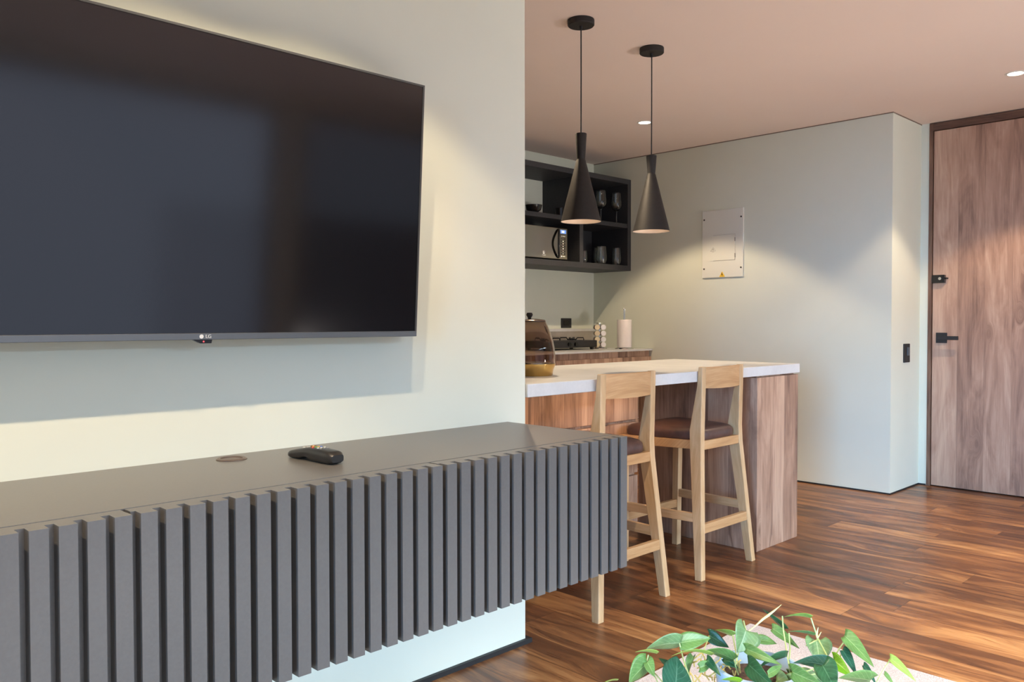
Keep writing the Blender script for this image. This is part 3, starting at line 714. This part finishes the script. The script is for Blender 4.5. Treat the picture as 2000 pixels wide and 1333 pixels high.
def add_leaf(bm, uvl, base, tip, wpx, kind, droop=.15, fold=.25, dd=0.0):
    """base, tip = (u, v, depth) seen points turned into room points; wpx = apparent width; dd = depth lean across the leaf"""
    A, T = at(*base), at(*tip); ax = T - A; L = ax.length; axn = ax / L
    d = (base[2] + tip[2]) / 2
    side = axn.cross(FW).normalized()
    side = (side + FW * dd).normalized()
    nor = side.cross(axn).normalized()
    if nor.z < 0 and abs(nor.z) > .2: nor = -nor
    W = 1.06 * wpx / F_PX * d * (1 + dd * dd) ** .5 / 2
    NU, NV = 12, 4
    grid = []
    for i in range(NU + 1):
        s = i / NU
        wv = (math.sin(math.pi * min(1, s * .93 + .07) ** .62)) ** .85 * (1 - .25 * s) * 1.12
        back = -.13 * (1 - s) ** 6
        row = []
        for j in range(-NV, NV + 1):
            q = j / NV
            lobes = -.16 * L * (abs(q) ** 1.6) * (1 - s) ** 3 * (1 if W > .25 * L else .3)
            P_ = A + axn * (s * L + lobes) + side * (W * wv * q * math.cos(fold * abs(q))) + nor * (abs(q) * W * wv * fold - droop * L * (s ** 2) * .5 + droop * L * .25 * math.sin(math.pi * s))
            row.append((bm.verts.new(P_ - PC), (s, q)))
        grid.append(row)
    for i in range(NU):
        for j in range(2 * NV):
            q4 = [grid[i][j], grid[i + 1][j], grid[i + 1][j + 1], grid[i][j + 1]]
            f = bm.faces.new([a for a, _ in q4]); f.material_index = LK.index(kind); f.smooth = True
            for lp, (_, uv) in zip(f.loops, q4): lp[uvl].uv = uv
D = 1.55
LV = [  # base u,v,d   tip u,v,d   width  kind  droop dd
    (1331, 1256, 1.58, 1260, 1265, 1.54, 36, 'g', .10, .5), (1327, 1257, 1.58, 1390, 1246, 1.60, 26, 'm', .10, .8),
    (1283, 1278, 1.52, 1241, 1272, 1.50, 13, 'l', .10, 1.6), (1265, 1296, 1.50, 1226, 1334, 1.46, 46, 'm', .1, .4),
    (1264, 1294, 1.50, 1279, 1322, 1.48, 20, 'm', .1, 1.0), (1206, 1330, 1.46, 1172, 1336, 1.42, 8, 'l', .1, 2.0),
    (1318, 1352, 1.46, 1324, 1279, 1.54, 60, 't', .1, .3), (1385, 1242, 1.66, 1424, 1265, 1.64, 22, 't', .1, .5),
    (1434, 1290, 1.60, 1366, 1266, 1.56, 24, 'm', .2, .8), (1390, 1281, 1.56, 1310, 1272, 1.52, 12, 'l', .2, 1.5),
    (1457, 1231, 1.64, 1442, 1275, 1.60, 64, 'g', .1, .2), (1431, 1242, 1.68, 1397, 1230, 1.70, 15, 'l', .1, 1.2),
    (1478, 1250, 1.66, 1519, 1257, 1.68, 12, 'm', .1, 1.6), (1533, 1229, 1.72, 1490, 1190, 1.76, 10, 'd', .05, 1.5),
    (1508, 1228, 1.70, 1562, 1266, 1.66, 17, 'm', .1, 1.0), (1583, 1208, 1.66, 1532, 1202, 1.70, 13, 'l', .15, 1.6),
    (1590, 1242, 1.66, 1539, 1232, 1.68, 10, 'm', .1, 1.8), (1594, 1252, 1.66, 1602, 1300, 1.62, 54, 'g', .1, .2),
    (1623, 1303, 1.56, 1547, 1290, 1.54, 34, 't', .15, .7), (1628, 1290, 1.60, 1664, 1321, 1.56, 24, 'b', .1, .8),
    (1606, 1300, 1.52, 1634, 1352, 1.48, 46, 'd', .1, .4), (1546, 1313, 1.50, 1612, 1342, 1.44, 30, 'm', .1, .6),
    (1700, 1330, 1.50, 1636, 1322, 1.48, 34, 'm', .1, .8), (1645, 1270, 1.62, 1675, 1320, 1.58, 20, 't', .1, .8),
    (1649, 1242, 1.64, 1708, 1302, 1.58, 28, 'm', .1, .7), (1738, 1286, 1.60, 1790, 1330, 1.56, 15, 'l', .1, 1.0),
    (1686, 1300, 1.58, 1713, 1338, 1.54, 13, 't', .1, 1.2), (1727, 1316, 1.56, 1748, 1340, 1.54, 8, 'm', .1, 1.2),
    (1456, 1268, 1.60, 1524, 1297, 1.54, 18, 'm', .2, 1.0), (1538, 1281, 1.60, 1474, 1305, 1.56, 22, 'd', .15, .8),
    (1461, 1298, 1.56, 1514, 1345, 1.48, 34, 'd', .1, .6), (1380, 1288, 1.58, 1408, 1320, 1.54, 15, 'd', .1, .9),
    (1354, 1282, 1.60, 1342, 1316, 1.58, 20, 'm', .2, .8), (1446, 1334, 1.44, 1408, 1326, 1.42, 16, 'b', .1, 1.0),
    (1306, 1302, 1.56, 1287, 1286, 1.58, 15, 'd', .1, .8), (1415, 1285, 1.62, 1442, 1305, 1.60, 18, 'd', .1, .8),
    (1366, 1305, 1.56, 1392, 1296, 1.58, 16, 'm', .1, .8), (1500, 1318, 1.50, 1530, 1300, 1.54, 12, 'm', .1, 1.0)]
bm = bmesh.new(); uvl = bm.loops.layers.uv.new('UVMap')
for L_ in LV: add_leaf(bm, uvl, L_[0:3], L_[3:6], L_[6], L_[7], L_[8], dd=L_[9])
for k in range(46):     # the sides of the plant that the photograph does not reach
    a = random.uniform(0, 2 * math.pi); rr = random.uniform(.04, .15)
    c0 = PC + Vector((rr * math.cos(a), rr * math.sin(a), .145 - rr * .45))
    dirv = Vector((math.cos(a) + random.uniform(-.4, .4), math.sin(a) + random.uniform(-.4, .4), random.uniform(-.6, .25))).normalized()
    c1 = c0 + dirv * random.uniform(.045, .065)
    def pix(P_):
        q_ = P_ - EYE; d_ = q_.dot(FW); return (1000 + F_PX * q_.dot(RT) / d_, 666.5 - F_PX * q_.dot(UP) / d_, d_)
    b_, t_ = pix(c0), pix(c1)
    if min(b_[1], t_[1]) < 1318: continue
    add_leaf(bm, uvl, b_, t_, random.uniform(26, 40), random.choice('mmdlgt'), .15, dd=random.uniform(.1, 1.0))
bmesh.ops.transform(bm, matrix=Matrix.Identity(4), verts=bm.verts)
me = bpy.data.meshes.new('foliage'); bm.to_mesh(me); bm.free()
for k in LK: me.materials.append(LC[k])
fo = bpy.data.objects.new('foliage', me); COL.objects.link(fo); fo.parent = pl
sm = fo.modifiers.new('thickness', 'SOLIDIFY'); sm.thickness = .0005
# stems
STM = plain('stem_green', (.42, .52, .20), .45); STY = plain('stem_yellow', (.72, .58, .20), .5); BUD = plain('new_leaf_sheath', (.62, .64, .28), .4)
def lp(*pts): return [at(*p) - PC for p in pts]
bm = bmesh.new()
CR = (1450, 1345, 1.62)
for pts in [((1327, 1257, 1.575), (1335, 1290, 1.57), (1352, 1338, 1.56), CR), ((1584, 1208, 1.665), (1597, 1247, 1.65), (1626, 1303, 1.57), (1600, 1350, 1.58), CR),
            ((1528, 1204, 1.69), (1530, 1232, 1.68), (1540, 1296, 1.62), (1546, 1335, 1.58), CR), ((1265, 1296, 1.50), (1287, 1338, 1.50), CR), ((1266, 1280, 1.51), (1262, 1298, 1.50)),
            ((1276, 1313, 1.49), (1302, 1342, 1.50), CR), ((1457, 1231, 1.645), (1444, 1270, 1.61), (1436, 1300, 1.60), CR), ((1650, 1252, 1.64), (1639, 1268, 1.63), (1620, 1300, 1.60), CR),
            ((1738, 1290, 1.60), (1724, 1312, 1.58), (1708, 1340, 1.56), CR), ((1574, 1262, 1.64), (1597, 1250, 1.65)), ((1541, 1237, 1.67), (1543, 1268, 1.66), (1541, 1300, 1.62)),
            ((1431, 1241, 1.68), (1440, 1290, 1.63), CR), ((1385, 1243, 1.66), (1368, 1290, 1.62), CR), ((1686, 1301, 1.58), (1690, 1345, 1.56)), ((1452, 1213, 1.65), (1457, 1233, 1.645)), ((1646, 1271, 1.62), (1630, 1310, 1.60), CR)]:
    tube(bm, lp(*pts), .0014, 6)
obj('stem', bm, STM, pl, smooth=True)
bm = bmesh.new()
for k in range(34):
    u0 = random.uniform(1340, 1450); v0 = random.uniform(1275, 1325)
    u1 = u0 + random.uniform(-22, 22); v1 = v0 + random.uniform(8, 30)
    tube(bm, lp((u0, v0, 1.62), ((u0 + u1) / 2 + random.uniform(-5, 5), (v0 + v1) / 2, 1.60), (u1, v1, 1.61)), .0015, 5)
o = obj('dry_tendril', bm, STY, pl, smooth=True)
bm = bmesh.new(); tube(bm, lp((1462, 1234, 1.645), (1476, 1223, 1.66), (1489, 1211, 1.67), (1500, 1203, 1.68), (1513, 1193, 1.69), (1526, 1182, 1.70)), [.0013, .0016, .0024, .0027, .0017, .0004], 8)
tube(bm, lp((1597, 1250, 1.65), (1595, 1240, 1.65), (1598, 1226, 1.65)), [.0015, .0024, .0004], 8)
tube(bm, lp((1597, 1247, 1.65), (1604, 1235, 1.65)), [.0016, .0006], 8)
nb = obj('new_leaf_bud', bm, BUD, pl, smooth=True); nb['label'] = 'pale rolled new leaves'
